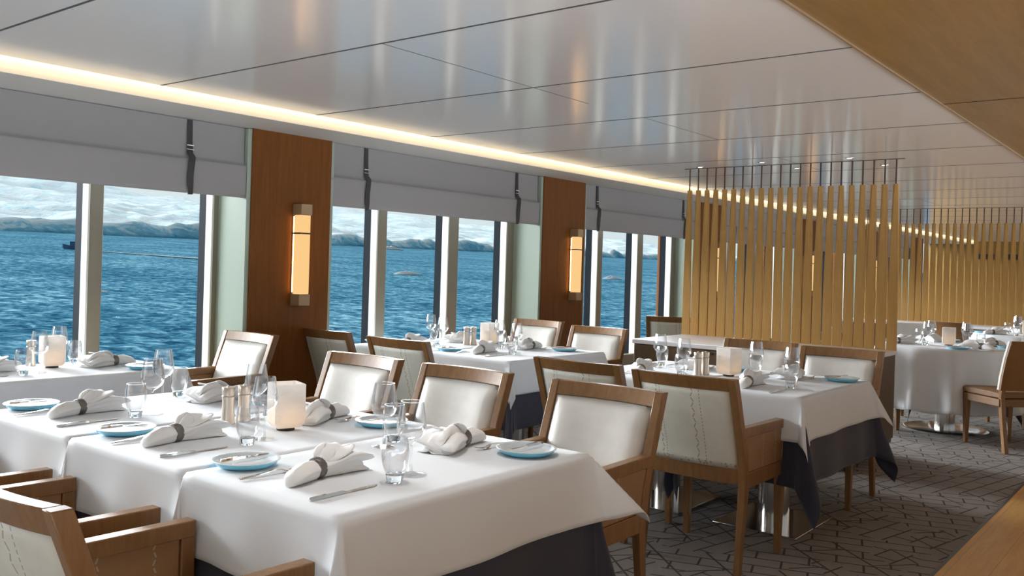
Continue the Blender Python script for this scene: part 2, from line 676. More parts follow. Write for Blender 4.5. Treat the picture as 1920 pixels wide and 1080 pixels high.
# ------------------------------------------------------------------ roman blinds
def blind(xa, xb, straps, label):
    r = empty('roman_blind', (xa, YF, 0))
    w = xb - xa
    prof = [(.045, 2.192), (.045, 2.05), (.042, 1.975), (.034, 1.955), (.016, 1.950), (.012, 1.940), (.014, 1.90), (.016, 1.82), (.018, 1.765),
            (.024, 1.748), (.040, 1.742), (.06, 1.744), (.075, 1.752), (.08, 1.80), (.08, 2.19)]
    rings = []
    K = 60
    for i in range(K + 1):
        x = w * i / K
        rings.append([(min(max(x, .0), w), y + .0022 * noise.noise(Vector((x * 2.2 + xa, z * 3, 0))), z + .003 * noise.noise(Vector((x * .8 + xa, 5, z)))) for (y, z) in prof])
    MB().loft(rings).build('blind_fabric', 'blind_fabric', r, angle=60)
    for sx_ in straps:
        s_ = []
        path = [(.040, 2.19), (.036, 2.06), (.033, 1.99), (.008, 1.96), (.0, 1.92), (.003, 1.85), (.006, 1.79), (.012, 1.755), (.026, 1.736), (.045, 1.734)]
        for j, (y, z) in enumerate(path):
            wd = .017 if z > 2.03 else .021
            if z < 1.76:
                wd = .016
            dx = .010 * math.sin(j * .9) if j > 2 else 0
            s_.append([(sx_ - xa - wd + dx, y - .004, z), (sx_ - xa + wd + dx, y - .004, z), (sx_ - xa + wd + dx, y, z), (sx_ - xa - wd + dx, y, z)])
        st = MB().loft(s_).build('strap', 'strap', r, angle=60)
        MB().box(sx_ - xa - .024, sx_ - xa + .024, .022, .030, 2.028, 2.036).box(sx_ - xa - .024, sx_ - xa + .024, .022, .030, 2.004, 2.010).build('buckle', 'buckle', st, bevel=.002)
    tag(r, label, 'blind', 'roman blinds over the windows')


blind(.92, 3.435, (1.45, 3.04), 'pale grey roman blind over the leftmost window, its dark strap near its right end')
blind(4.135, 6.60, (4.48, 6.28), 'pale grey roman blind with two dark straps, between the two lit wooden pillars')
blind(7.345, 9.78, (7.60, 9.45), 'pale grey roman blind right of the second wooden pillar, running behind the slats')
for k in range(3, len(pill) - 1):
    where = ['seen through the gaps of the near slat screen', 'beyond the near slat screen, the second bay along', 'third bay beyond the near slat screen, towards the far end', 'farthest bay but one along the window wall'][min(k - 3, 3)]
    if k <= 5:
        blind(pill[k][1] + .01, pill[k + 1][0] - .03, (pill[k][1] + .3, pill[k + 1][0] - .33), 'pale grey roman blind ' + where)


# ------------------------------------------------------------------ wall sconces
def sconce(x, label):
    r = empty('wall_sconce', (x, YF, 1.045))
    MB().box(-.045, .045, -.02, 0, .04, .66).build('back_plate', 'brass_cap', r, bevel=.002)
    MB().box(-.042, .042, -.085, -.012, .078, .61).build('lit_shade', 'sconce_lit', r, bevel=.004)
    for s_ in (-1, 1):  # emissive strips added to throw a warm glow on the pillar around the shade
        MB().box(s_ * .0445 - .0015, s_ * .0445 + .0015, -.020, -.012, .09, .60).build('side_glow_strip', 'sconce_side', r, smooth=False)
    MB().box(-.046, .046, -.095, 0, .0, .078).build('bottom_cap', 'brass_cap', r, bevel=.004)
    MB().box(-.046, .046, -.095, 0, .61, .685).build('top_cap', 'brass_cap', r, bevel=.004)
    MB().box(-.047, .047, -.09, -.004, .482, .492).build('band', 'rod', r)
    tag(r, label, 'lamp', 'lit sconces on the wooden pillars')


sconce(3.845, 'glowing amber wall sconce on the wooden pillar nearest the camera')
sconce(7.13, 'glowing amber wall sconce on the second wooden pillar, between the second and third window')
for i in (3, 4, 5):
    sconce((pill[i][0] + pill[i][1]) / 2 + .05, 'amber wall sconce on a pillar behind the ' + ['near slat screen', 'near slat screen, the next pillar along', 'round table'][i - 3])


# ------------------------------------------------------------------ slat screens and sideboards
def slat_screen(x, y_first, n, label, zt=2.068):
    r = empty('slat_screen', (x, y_first, .80))
    mb = MB()

    def sec(top):
        if top:
            return [(.018, .022), (.018, -.018), (-.018, -.018), (-.022, .002), (.004, .022)]
        return [(.006, .0378), (.006, -.0378), (-.006, -.0378), (-.0065, .0335), (-.001, .0378)]
    h = zt - .80
    rings = []
    for q in range(9):
        f_ = q / 8
        f2 = f_ ** 2.0
        rings.append([(a[0] * (1 - f2) + c[0] * f2, a[1] * (1 - f2) + c[1] * f2, h * f_) for a, c in zip(sec(False), sec(True))])
    mb.loft(rings)
    s0 = mb.build('slat', 'wood_slat', r, smooth=False)
    r0 = MB().lathe([(.0065, h - .01), (.0065, CZ - .80)], 12).build('rod', 'rod', r)
    for i in range(n):
        a = s0 if i == 0 else s0.copy()
        c = r0 if i == 0 else r0.copy()
        if i:
            COL.objects.link(a)
            COL.objects.link(c)
            a.parent = r
            c.parent = r
        a.location = (0, i * .0826, 0)
        c.location = (0, i * .0826, 0)
    MB().box(-.006, .006, -.06, (n - 1) * .0826 + .05, CZ - .804, CZ - .799).build('ceiling_track', 'rod', r)
    tag(r, label, 'screen', 'wooden slat screens')
    return r


slat_screen(7.137, 1.955, 22, 'tall golden wooden slat screen on the sideboard behind the square tables')
slat_screen(12.36, 1.75, 26, 'distant golden wooden slat screen behind the round tables, right of the near screen')


def sideboard(x, y, w, label, d=.95):
    r = empty('sideboard', (x, y, 0))
    MB().box(.02, d - .02, .01, w - .01, .13, .765).build('body', 'wood_cabinet', r, bevel=.003)
    MB().box(0, d, 0, w, .765, .80).build('countertop', 'counter_white', r, bevel=.004)
    MB().box(.03, d - .03, .02, w - .02, .10, .13).build('plinth_rail', 'wood_cabinet', r)
    n = 4
    for i in range(n):
        y0 = .02 + i * (w - .04) / n
        y1 = y0 + (w - .04) / n
        dr = MB().box(0.002, .02, y0 + .004, y1 - .004, .15, .755).build('door', 'wood_cabinet', r, bevel=.002)
        MB().box(-.002, .004, (y0 + y1) / 2 - .035, (y0 + y1) / 2 + .035, .725, .745).build('handle', 'black_plastic', dr)
    for (a, c) in ((.03, .03), (d - .10, .03), (.03, w - .10), (d - .10, w - .10)):
        MB().loft([[(a + q, c + q, 0) for q in (0,)] and [(a + .015, c + .015, 0), (a + .055, c + .015, 0), (a + .055, c + .055, 0), (a + .015, c + .055, 0)],
                   [(a, c, .10), (a + .07, c, .10), (a + .07, c + .07, .10), (a, c + .07, .10)]]).build('foot', 'wood_dark', r, smooth=False)
    tag(r, label, 'sideboard', 'sideboards under the slat screens')


sideboard(6.25, 1.925, 1.78, 'grey brown sideboard with a white top carrying the near slat screen')
sideboard(11.9, 1.70, 2.2, 'sideboard under the distant slat screen, behind the round tables', .62)


# ------------------------------------------------------------------ armchair (faces +X)
def arm_chair():
    r = empty('armchair')

    def stile_x(z):      # front face line of the raked back
        pts = [(0, -.235), (.40, -.19), (.55, -.215), (.887, -.335)]
        for (z0, a), (z1, c) in zip(pts, pts[1:]):
            if z <= z1:
                return a + (c - a) * (z - z0) / (z1 - z0)
        return pts[-1][1]
    for s_ in (-1, 1):
        rings = []
        for z in (0, .2, .40, .47, .55, .66, .77, .887):
            xf = stile_x(z)
            hw = .018 if z > .3 else .015
            dp = .044 if z > .3 else .030 + .014 * z / .3
            sh = .010 * (z / .887)
            yc = s_ * (.243)
            rings.append([(xf - dp / 2, yc - hw, z), (xf + dp / 2, yc - hw, z), (xf + dp / 2, yc + hw, z), (xf - dp / 2, yc + hw, z)])
        MB().loft(rings).build('back_leg', 'wood_chair', r, bevel=.003)
        # front leg
        lg = MB().loft([[(.225 - a, s_ * .243 - a, z), (.225 + a, s_ * .243 - a, z), (.225 + a, s_ * .243 + a, z), (.225 - a, s_ * .243 + a, z)]
                        for (z, a) in ((0, .014), (.38, .021), (.655, .019))])
        lg.build('front_leg', 'wood_chair', r, bevel=.003)
        # arm rest
        MB().loft([[(x, s_ * .243 - .021, z0), (x, s_ * .243 - .021, z1), (x, s_ * .243 + .021, z1), (x, s_ * .243 + .021, z0)]
                   for (x, z0, z1) in ((-.255, .618, .662), (.246, .612, .656))]).build('armrest', 'wood_chair', r, bevel=.003)
        # side rail + upholstered panel
        MB().box(-.20, .23, s_ * .243 - .016, s_ * .243 + .016, .385, .455).build('side_rail', 'wood_chair', r, bevel=.002)
        MB().loft([[(x, s_ * .243 - .013, .455), (x, s_ * .243 - .013, .618), (x, s_ * .243 + .013, .618), (x, s_ * .243 + .013, .455)]
                   for x in (-.215, .205)]).build('side_panel', 'hide_tan', r, bevel=.004)
    MB().box(.205, .24, -.225, .225, .385, .455).build('front_rail', 'wood_chair', r, bevel=.002)
    # curved crest rail
    K = 14

    def cur(u):
        return -.028 * (1 - (2 * u) ** 2)
    rings = []
    for i in range(K + 1):
        u = -.5 + i / K
        y = u * .45
        c = cur(u)
        a, b2 = stile_x(.832), stile_x(.887)
        rings.append([(a - .016 + c, y, .830), (a + .018 + c, y, .832), (b2 + .018 + c, y, .887), (b2 - .018 + c, y, .887)])
    MB().loft(rings).build('crest_rail', 'wood_chair', r, bevel=.002)
    rings = []
    for i in range(K + 1):
        u = -.5 + i / K
        y = u * .45
        c = cur(u) * .6
        a, b2 = stile_x(.40), stile_x(.472)
        rings.append([(a - .018 + c, y, .40), (a + .016 + c, y, .40), (b2 + .016 + c, y, .472), (b2 - .018 + c, y, .472)])
    MB().loft(rings).build('lower_back_rail', 'wood_chair', r, bevel=.002)
    # back panel (rear leather) and front cushion
    bp = []
    fp = []
    for j in range(13):
        z = .472 + (.832 - .472) * j / 12
        rowb = []
        rowf = []
        for i in range(K + 1):
            u = -.5 + i / K
            c = cur(u)
            edge = (1 - abs(2 * u) ** 6) * (1 - abs(2 * j / 12 - 1) ** 6)
            rowb.append((stile_x(z) + c - .012 - .006 * edge, u * .45, z))
            rowf.append((stile_x(z) + c + .012 + .042 * edge ** .6, u * .448, z))
        bp.append(rowb)
        fp.append(list(reversed(rowf)))
    MB().grid(bp).build('back_panel', 'hide_back', r, solid=-.006, angle=60)
    MB().grid(fp).build('back_cushion', 'hide_white', r, solid=-.006, angle=80)
    # seat cushion
    rings = []
    for (x, zt, ins) in ((-.195, .455, .03), (-.19, .475, .01), (-.10, .492, 0), (.05, .497, 0), (.19, .490, .002), (.235, .478, .008), (.243, .458, .02)):
        w_ = .222 - ins
        rings.append([(x, -w_, .45), (x, -w_, zt - .012), (x, -w_ + .02, zt), (x, 0, zt + .004), (x, w_ - .02, zt), (x, w_, zt - .012), (x, w_, .45)])
    MB().loft(rings).build('seat', 'hide_white', r, angle=50)
    return r


AC = Proto(arm_chair())
acs = [
    (1.10, 1.885, 0, 'wooden armchair in the bottom left corner, nearest the camera, back towards us'),
    (1.10, 2.545, 0, 'wooden armchair second from the camera in the bottom left row'),
    (1.10, 3.19, 0, 'wooden armchair at the far left edge, third of the bottom left row'),
    (2.71, 1.91, PI, 'wooden armchair with cream leather facing us at the nearest table, the largest'),
    (2.71, 2.66, PI, 'wooden armchair with cream leather facing us, behind the middle front table'),
    (2.71, 3.335, PI, 'wooden armchair with cream leather facing us, behind the white lit lantern'),
    (4.00, 1.90, 0, 'wooden armchair with stitched cream back towards us, on the aisle side before the screen'),
    (4.07, 2.53, 0, 'partly hidden wooden chair with its back to us, second left seat before the screen'),
    (5.50, 1.90, PI, 'wooden armchair facing us against the sideboard, right seat before the slat screen'),
    (5.63, 2.50, PI, 'wooden armchair facing us against the sideboard, left seat before the slat screen'),
    (4.21, 3.96, 0, 'wooden chair seen from behind at the second window table, the nearer one'),
    (4.28, 4.74, 0, 'wooden chair seen from behind against the first pillar, beside the second window'),
    (5.72, 3.89, PI, 'wooden armchair facing us in front of the third window, left of the sideboard'),
    (6.01, 4.71, PI, 'wooden armchair facing us in front of the second lit pillar'),
    (3.05, 4.76, PI, 'wooden armchair facing us at the leftmost window, left of the first lit pillar'),
    (8.50, 4.52, math.radians(22), 'small far wooden chair by the third window, above the sideboard end'),
]
for (x, y, a, lb) in acs:
    AC.put((x, y, 0), a, lb, 'chair', 'wooden armchairs with cream leather backs')


# ------------------------------------------------------------------ side chair for the round tables (faces +X)
def side_chair():
    r = empty('side_chair')
    for s_ in (-1, 1):
        MB().loft([[(x - .019, s_ * y - .017, z), (x + .019, s_ * y - .017, z), (x + .019, s_ * y + .017, z), (x - .019, s_ * y + .017, z)]
                   for (x, y, z) in ((-.27, .20, 0), (-.23, .20, .25), (-.21, .20, .44), (-.22, .20, .52))]).build('back_leg', 'wood_chair', r, bevel=.003)
        MB().loft([[(.20 - a, s_ * .20 - a, z), (.20 + a, s_ * .20 - a, z), (.20 + a, s_ * .20 + a, z), (.20 - a, s_ * .20 + a, z)]
                   for (z, a) in ((0, .014), (.37, .024))]).build('front_leg', 'wood_chair', r, bevel=.003)
    MB().box(-.22, .225, -.225, .225, .355, .42).build('seat_frame', 'hide_brown', r, bevel=.008)
    MB().loft([[(x, -w, .425), (x, -w, z), (x, -w + .03, z + .012), (x, w - .03, z + .012), (x, w, z), (x, w, .425)]
               for (x, w, z) in ((-.22, .215, .462), (-.1, .228, .468), (.1, .23, .468), (.215, .226, .462), (.235, .215, .452))]).build('seat', 'hide_brown', r, bevel=.005)
    for nm, mt, o0, o1 in (('back_shell', 'hide_brown', -.022, .0), ('back_pad', 'hide_white', .0, .026)):
        rings = []
        for i in range(11):
            u = -.5 + i / 10
            c = -.035 * (1 - (2 * u) ** 2)
            y = u * .46
            ring = []
            for (z, x) in ((.49, -.215), (.60, -.235), (.75, -.275), (.887, -.325)):
                ring.append((x + c + o0, y, z))
            for (z, x) in reversed(((.49, -.215), (.60, -.235), (.75, -.275), (.887, -.325))):
                ring.append((x + c + o1, y, z))
            rings.append(ring)
        MB().loft(rings).build(nm, mt, r, bevel=.004, angle=50)
    return r


SCH = Proto(side_chair())
for (x, y, a, lb) in (
        (8.25, 1.36, math.radians(48), 'brown leather side chair at the right edge, before the near round table'),
        (8.42, 2.50, math.radians(-55), 'brown leather side chair half hidden by the slat screen, left of the round table'),
        (9.55, 2.35, math.radians(-150), 'side chair facing us behind the round table with its glowing lantern'),
        (9.65, 1.45, math.radians(150), 'side chair in the shade at the far right of the round table'),
        (11.0, 2.25, math.radians(-20), 'distant side chair between the two round tables, in front of the far screen')):
    SCH.put((x, y, 0), a, lb, 'chair', 'brown side chairs at the round tables')


# ------------------------------------------------------------------ tables and cloths
TZ = .757


def drop(d, tilt, rr=.010):
    """distance d past the table edge -> (outward, down)"""
    th = PI / 2 - tilt
    if d < rr * th:
        a = d / rr
        return rr * math.sin(a), rr * (1 - math.cos(a))
    e_ = d - rr * th
    return rr * math.sin(th) + e_ * math.cos(th), rr * (1 - math.cos(th)) + e_ * math.sin(th)


def rect_cloth(name, x0, x1, y0, y1, z, h, tilts, flares, material, seed=0, rip=.006, off=0.0):
    """tilts: W,E,S,N in degrees; flares: SW,SE,NW,NE in degrees"""
    cx, cy = (x0 + x1) / 2, (y0 + y1) / 2
    hx, hy = (x1 - x0) / 2 + off, (y1 - y0) / 2 + off
    NU, NV, NH = 22, 16, 14

    def axis(n, h2):
        a = [-h2 - h * (1 - i / NH) for i in range(NH)]
        a += [-h2 + 2 * h2 * i / n for i in range(n + 1)]
        a += [h2 + h * (i + 1) / NH for i in range(NH)]
        return a
    us, vs = axis(NU, hx), axis(NV, hy)
    pts = []
    for v_ in vs:
        row = []
        for u in us:
            du, dv = abs(u) - hx, abs(v_) - hy
            sx_, sy_ = (1 if u > 0 else -1), (1 if v_ > 0 else -1)
            tx = math.radians(tilts[1 if sx_ > 0 else 0])
            ty = math.radians(tilts[3 if sy_ > 0 else 2])
            fl_ = math.radians(flares[(1 if sx_ > 0 else 0) + (2 if sy_ > 0 else 0)])
            if du <= 0 and dv <= 0:
                p = (u, v_, 0)
            elif du > 0 and dv <= 0:
                near = max(0, 1 - (-dv) / .16)
                o, d_ = drop(du, tx + fl_ * .35 * near ** 2)
                w = rip * (du / h) * math.sin(v_ * 17 + seed) * (1 - near)
                p = (sx_ * (hx + o + w), v_, -d_)
            elif dv > 0 and du <= 0:
                near = max(0, 1 - (-du) / .16)
                o, d_ = drop(dv, ty + fl_ * .35 * near ** 2)
                w = rip * (dv / h) * math.sin(u * 14 + seed * 2) * (1 - near)
                p = (u, sy_ * (hy + o + w), -d_)
            else:
                rr = math.hypot(du, dv)
                ph = math.atan2(dv, du)
                tb = tx * math.cos(ph) ** 2 + ty * math.sin(ph) ** 2 + fl_ * .35
                tt = tb + fl_ * (math.sin(2 * ph) ** 1.3) * .8
                tt += math.radians(5) * math.sin(6 * ph + seed) * min(1, rr / h) * math.sin(2 * ph)
                o, d_ = drop(rr, tt)
                p = (sx_ * (hx + o * math.cos(ph)), sy_ * (hy + o * math.sin(ph)), -d_)
            row.append((p[0], p[1], p[2] + .0008 * noise.noise(Vector((u * 5, v_ * 5, seed)))))
        pts.append(row)
    o = MB().grid(pts).build(name, material, None, angle=75, solid=.0015)
    o.location = (cx, cy, z)
    return o


def square_table(x0, x1, y0, y1, label, group):
    cx, cy = (x0 + x1) / 2, (y0 + y1) / 2
    r = empty('dining_table', (cx, cy, 0))
    MB().box(x0 - cx + .004, x1 - cx - .004, y0 - cy + .004, y1 - cy - .004, TZ - .034, TZ - .004).build('tabletop', 'wood_dark', r, bevel=.003)
    MB().lathe([(.085, .012), (.085, .30)], 40).build('pedestal', 'steel', r)
    MB().lathe([(.083, .30), (.083, TZ - .034)], 40).build('column_sleeve', 'wood_dark', r)
    MB().box(-.275, .275, -.23, .23, 0, .012).build('base_plate', 'steel', r, bevel=.002)
    return tag(r, label, 'table', group)


def round_table(cx, cy, R, label):
    r = empty('round_table', (cx, cy, 0))
    MB().lathe([(R - .02, TZ - .034), (R, TZ - .03), (R, TZ - .008), (R - .01, TZ - .004)], 48).build('tabletop', 'wood_dark', r)
    MB().lathe([(.085, .012), (.085, .17)], 40).build('pedestal', 'steel', r)
    MB().lathe([(.086, .17), (.086, TZ - .034)], 40).build('column_sleeve', 'wood_dark', r)
    MB().lathe([(.36, 0), (.36, .008), (.34, .014), (.10, .016)], 56).build('base_plate', 'steel', r)
    return tag(r, label, 'table', 'round tables by the slat screens')


def round_cloth(name, cx, cy, z, R, h, material, nf, amp, label, cat, group):
    rings = []
    SEG = 180
    for k in range(10):
        rad = R * k / 9
        rings.append([(rad * math.cos(2 * PI * j / SEG), rad * math.sin(2 * PI * j / SEG), 0) for j in range(SEG)])
    for k in range(1, 19):
        d = h * k / 18
        ring = []
        for j in range(SEG):
            ph = 2 * PI * j / SEG
            f_ = math.sin(nf * ph + 1.7 * math.sin(2 * ph + nf)) * .5 + .5
            f_ = f_ ** 1.6
            o, dd = drop(d, math.radians(3))
            o += amp * f_ * min(1, d / h * 1.15) ** .8 - .25 * amp * (d / h)
            hh = dd * (1 - .04 * f_)
            ring.append(((R + o) * math.cos(ph), (R + o) * math.sin(ph), -hh))
        rings.append(ring)
    rings[0] = [(0.001 * math.cos(2 * PI * j / SEG), .001 * math.sin(2 * PI * j / SEG), 0) for j in range(SEG)]
    o = MB().loft(rings, True, False).build(name, material, None, angle=75, solid=.0015)
    o.location = (cx, cy, z)
    return tag(o, label, cat, group)


WT = .760
G1, G2, G3 = 'square tables under two cloths', 'white top cloths on the square tables', 'slate under cloths of the square tables'


def set_table(x0, x1, y0, y1, where, tilts, flares, dt, dfl, seed, hw=.215, hd=.43):
    square_table(x0, x1, y0, y1, 'square pedestal table, ' + where, G1)
    o = rect_cloth('tablecloth', x0, x1, y0, y1, WT, hw, tilts, flares, 'linen_white', seed, off=.004)
    tag(o, 'white tablecloth on ' + where, 'tablecloth', G2)
    o = rect_cloth('undercloth', x0, x1, y0, y1, WT - .0025, hd, dt, dfl, 'linen_slate', seed + 3, rip=.009, off=.001)
    tag(o, 'slate blue undercloth of ' + where, 'tablecloth', G3)


XA, XB = 1.38, 2.395
set_table(XA, XB, 1.575, 2.205, 'the nearest table at bottom centre', (5, 5, 4, 0), (14, 36, 9, 5), (1, 1, 1.5, 0), (4, 8, 0, 0), 1)
set_table(XA, XB, 2.225, 2.865, 'the middle table of the front three, under the lantern', (5, 4, 0, 0), (9, 5, 9, 5), (1, 1, 0, 0), (0, 0, 0, 0), 2)
set_table(XA, XB, 2.885, 3.555, 'the third of the front tables, nearest the windows', (5, 4, 0, 3), (9, 5, 12, 12), (1, 1, 0, 1), (1, 1, 4, 4), 3)
set_table(1.56, 2.64, 4.285, 4.895, 'the table at the leftmost window', (4, 4, 3, 0), (12, 12, 8, 8), (1, 1, 1, 0), (4, 4, 1, 1), 4)
set_table(4.23, 5.27, 1.565, 2.215, 'the table before the slat screen, its aisle half', (4, 4, 4, 0), (12, 24, 5, 5), (2, 2, 2, 0), (12, 12, 1, 1), 5)
set_table(4.23, 5.27, 2.235, 2.875, 'the table before the slat screen, its window half', (4, 4, 0, 4), (5, 5, 16, 16), (1, 1, 0, 1), (1, 1, 6, 6), 6)
set_table(4.36, 5.42, 3.45, 4.165, 'the table at the second window, its nearer half', (4, 4, 4, 0), (12, 14, 5, 5), (2, 2, 2, 0), (8, 8, 1, 1), 7)
set_table(4.36, 5.42, 4.185, 4.885, 'the table at the second window, the half by the glass', (4, 4, 0, 0), (5, 5, 5, 5), (1, 1, 0, 0), (1, 1, 1, 1), 8)

RT = [(8.80, 1.93, .58), (11.35, 1.62, .58)]
round_table(8.80, 1.93, .58, 'round pedestal table with a chrome disc base at the right edge')
round_table(11.35, 1.62, .58, 'farther round table just in front of the distant slat screen')
round_cloth('tablecloth', 8.80, 1.93, WT, .582, .56, 'linen_white', 15, .075, 'long white tablecloth in folds on the near round table', 'tablecloth', 'white cloths on the round tables')
round_cloth('tablecloth', 11.35, 1.62, WT, .582, .56, 'linen_white', 13, .07, 'long white tablecloth in folds on the farther round table', 'tablecloth', 'white cloths on the round tables')
o = rect_cloth('undercloth', 8.80 - .40, 8.80 + .40, 1.93 - .40, 1.93 + .40, WT - .05, .42, (1, 1, 1, 1), (3, 3, 3, 3), 'linen_slate', 4, rip=.01)
o.rotation_euler.z = .55
tag(o, 'dark undercloth with pointed corners showing below the near round cloth', 'tablecloth')


# ------------------------------------------------------------------ tableware
def wine_glass(s=1.0):
    r = empty('wine_glass')
    outer = [(.036, .001), (.036, .0025), (.020, .005), (.006, .010), (.0042, .03), (.004, .075), (.006, .088), (.018, .094), (.033, .106), (.041, .122), (.0425, .135), (.040, .155), (.036, .18), (.032, .205)]
    inner = [(.0308, .205), (.0348, .18), (.0388, .155), (.0412, .135), (.0398, .122), (.031, .108), (.015, .098), (.001, .097)]
    MB().lathe([(a * s, z * s) for a, z in outer[:6]] + [(.004 * s, .080 * s)], 36).build('stem', 'glass', r, angle=70)
    MB().lathe([(a * s, z * s) for a, z in [(.004, .08)] + outer[6:] + inner], 40, closed=True).build('bowl', 'glass', r, angle=70)
    return r


def tumbler():
    r = empty('tumbler')
    outer = [(.024, .022), (.031, .037), (.0365, .060), (.038, .082), (.036, .105), (.0325, .122)]
    inner = [(.0313, .122), (.0348, .105), (.0368, .082), (.0353, .060), (.030, .040), (.020, .026), (.001, .025)]
    MB().lathe(outer + inner, 40, closed=True).build('bowl', 'glass', r, angle=70)
    MB().lathe([(.0215, .001), (.0225, .004), (.0245, .0215), (.021, .0235), (.002, .024)], 40).build('thick_base', 'glass_foot', r, angle=50)
    return r


def napkin():
    r = empty('napkin')
    secs = [(-.155, .006, .004, 0), (-.150, .020, .012, 0), (-.13, .028, .020, .05), (-.09, .032, .026, .06), (-.055, .027, .025, .05), (-.035, .023, .0235, .03),
            (-.015, .028, .025, .10), (.01, .040, .030, .16), (.045, .052, .036, .2), (.085, .060, .034, .24), (.115, .064, .027, .3), (.130, .060, .020, .34)]
    rings = []
    K = 48
    for (x, ry_, rz_, am) in secs:
        ring = []
        for j in range(K):
            p = 2 * PI * j / K
            q = 1 + am * math.sin(5 * p + x * 9) + am * .5 * math.sin(9 * p + 1 + x * 20)
            z = rz_ + rz_ * q * math.sin(p)
            z = max(z, .0015)
            ring.append((x + .012 * am * math.sin(3 * p + 1) / .2 * .5, ry_ * q * math.cos(p), z))
        rings.append(ring)
    MB().loft(rings).build('rolled_cloth', 'napkin_linen', r, angle=80)
    # two standing loops of cloth fanned out of the ring
    for (lean, yaw_, L_, wd) in ((.95, .5, .085, .026), (.45, -.30, .13, .036)):
        pts = []
        for i in range(15):
            tt = i / 14
            row = []
            wv = wd * math.sin(PI * min(1, tt * .93 + .05)) ** .7
            for j in range(13):
                a = -1 + 2 * j / 12
                fx = -.02 + L_ * tt * math.cos(lean)
                fz = .036 + L_ * math.sin(lean) * (tt - .32 * tt * tt) * 1.0 - .012 * a * a * (1.2 - tt)
                fy = a * wv + .006 * math.sin(a * 5 + tt * 4)
                row.append((fx * math.cos(yaw_) - fy * math.sin(yaw_), fx * math.sin(yaw_) + fy * math.cos(yaw_), max(fz, .004)))
            pts.append(row)
        MB().grid(pts).build('cloth_loop', 'napkin_linen', r, angle=80, solid=.003)
    # ring
    rg = []
    for i in range(36):
        a = 2 * PI * i / 36
        ring = []
        for (dx, dr) in ((-.014, -.001), (-.013, .0025), (-.005, .004), (.005, .004), (.013, .0025), (.014, -.001)):
            rad = .0255 + dr + .0009 * math.sin(18 * a + dx * 300)
            ring.append((-.033 + dx, rad * math.cos(a), .0265 + rad * math.sin(a)))
        rg.append(ring)
    mb = MB()
    n = len(rg)
    for ring in rg:
        mb.v += ring
    k = 6
    for i in range(n):
        for j in range(k):
            mb.f.append((i * k + j, i * k + (j + 1) % k, ((i + 1) % n) * k + (j + 1) % k, ((i + 1) % n) * k + j))
    mb.build('napkin_ring', 'pewter', r, angle=60)
    return r


def fork():
    mb = MB()
    prof = [(-.10, .0055, .0040), (-.095, .0065, .0035), (-.06, .0058, .0045), (-.02, .0040, .0080), (.01, .0030, .0125), (.03, .0036, .0110), (.045, .0095, .0055), (.055, .0115, .0035), (.062, .0118, .0032)]
    mb.loft([[(x, -w, z), (x, w, z), (x, w * .8, z + .0028), (x, -w * .8, z + .0028)] for (x, w, z) in prof])
    for q in range(4):
        y = -.0088 + q * .00587
        mb.loft([[(x, y - w, z), (x, y + w, z), (x, y + w, z + .002), (x, y - w, z + .002)] for (x, w, z) in ((.061, .0018, .0034), (.08, .0016, .0045), (.098, .0007, .0095))])
    return mb.build('fork', 'cutlery', None, angle=50)


def knife(name='table_knife', L_=.225):
    k = L_ / .225
    h = MB().loft([[(x * k, -w, .0005), (x * k, w, .0005), (x * k, w * .75, t_), (x * k, -w * .75, t_)] for (x, w, t_) in
                   ((-.115, .003, .004), (-.111, .0062, .0075), (-.06, .0058, .0085), (-.02, .0045, .0075), (-.008, .0055, .007), (.0, .0042, .005))])
    r = h.build(name, 'cutlery', None, angle=50)
    MB().loft([[(x * k, -w1, .001), (x * k, w2, .001), (x * k, w2 * .9, .0028), (x * k, -w1 * .9, .0024)] for (x, w1, w2) in
               ((-.002, .004, .004), (.02, .006, .0065), (.06, .0075, .007), (.09, .007, .0065), (.106, .003, .006), (.11, .0, .0045))]).build('blade', 'cutlery', r, angle=50)
    return r


def plate():
    r = empty('bread_plate')
    MB().lathe([(.068, .001), (.074, .003), (.088, .012), (.0905, .0175), (.088, .0185), (.073, .0085), (.066, .007)], 56).build('base', 'blue_glass', r, angle=40)
    MB().lathe([(.058, .0075), (.075, .0105), (.089, .0188), (.0955, .0195), (.0962, .0212), (.0935, .0222), (.086, .0205), (.073, .0135), (.058, .0115), (.02, .0112), (.001, .0112)], 56).build('rim', 'frost_glass', r, angle=40)
    return r


def lantern():
    r = empty('candle_lantern')
    a, c = .053, .041
    outer = [(c, .012), (a - .002, .026), (a, .032), (a, .160), (a - .003, .163), (a - .010, .163)]
    inner = [(a - .012, .157), (a - .012, .045), (c - .008, .024)]

    def sq(h, z):
        q = h * .12
        return [(-h + q, -h, z), (h - q, -h, z), (h, -h + q, z), (h, h - q, z), (h - q, h, z), (-h + q, h, z), (-h, h - q, z), (-h, -h + q, z)]
    MB().loft([sq(h, z) for h, z in outer + inner], True, True).build('stone_shell', 'alabaster', r, angle=30)
    MB().lathe([(.030, 0), (.032, .004), (.030, .014)], 32).build('foot', 'black_plastic', r)
    MB().lathe([(.008, .030), (.010, .034), (.009, .055), (.002, .062)], 16).build('candle', 'candle_lit', r)
    return r


def mill(name, material):
    r = empty(name)
    MB().lathe([(.024, .0), (.0255, .002), (.0235, .02), (.0205, .06), (.0205, .085), (.0225, .098)], 32).build('body', material, r, angle=40)
    MB().lathe([(.0225, .099), (.0205, .102), (.0215, .108), (.0235, .128), (.022, .131), (.004, .1315)], 32).build('cap', material, r, angle=40)
    MB().lathe([(.005, .131), (.005, .135), (.001, .137)], 16).build('knob', 'steel', r)
    return r


WG, TU, NA, FO, KN, BK, PL, LA = (Proto(f_()) for f_ in (wine_glass, tumbler, napkin, fork, knife, lambda: knife('butter_knife', .16), plate, lantern))
MS = Proto(mill('pepper_mill', 'brushed_steel'))


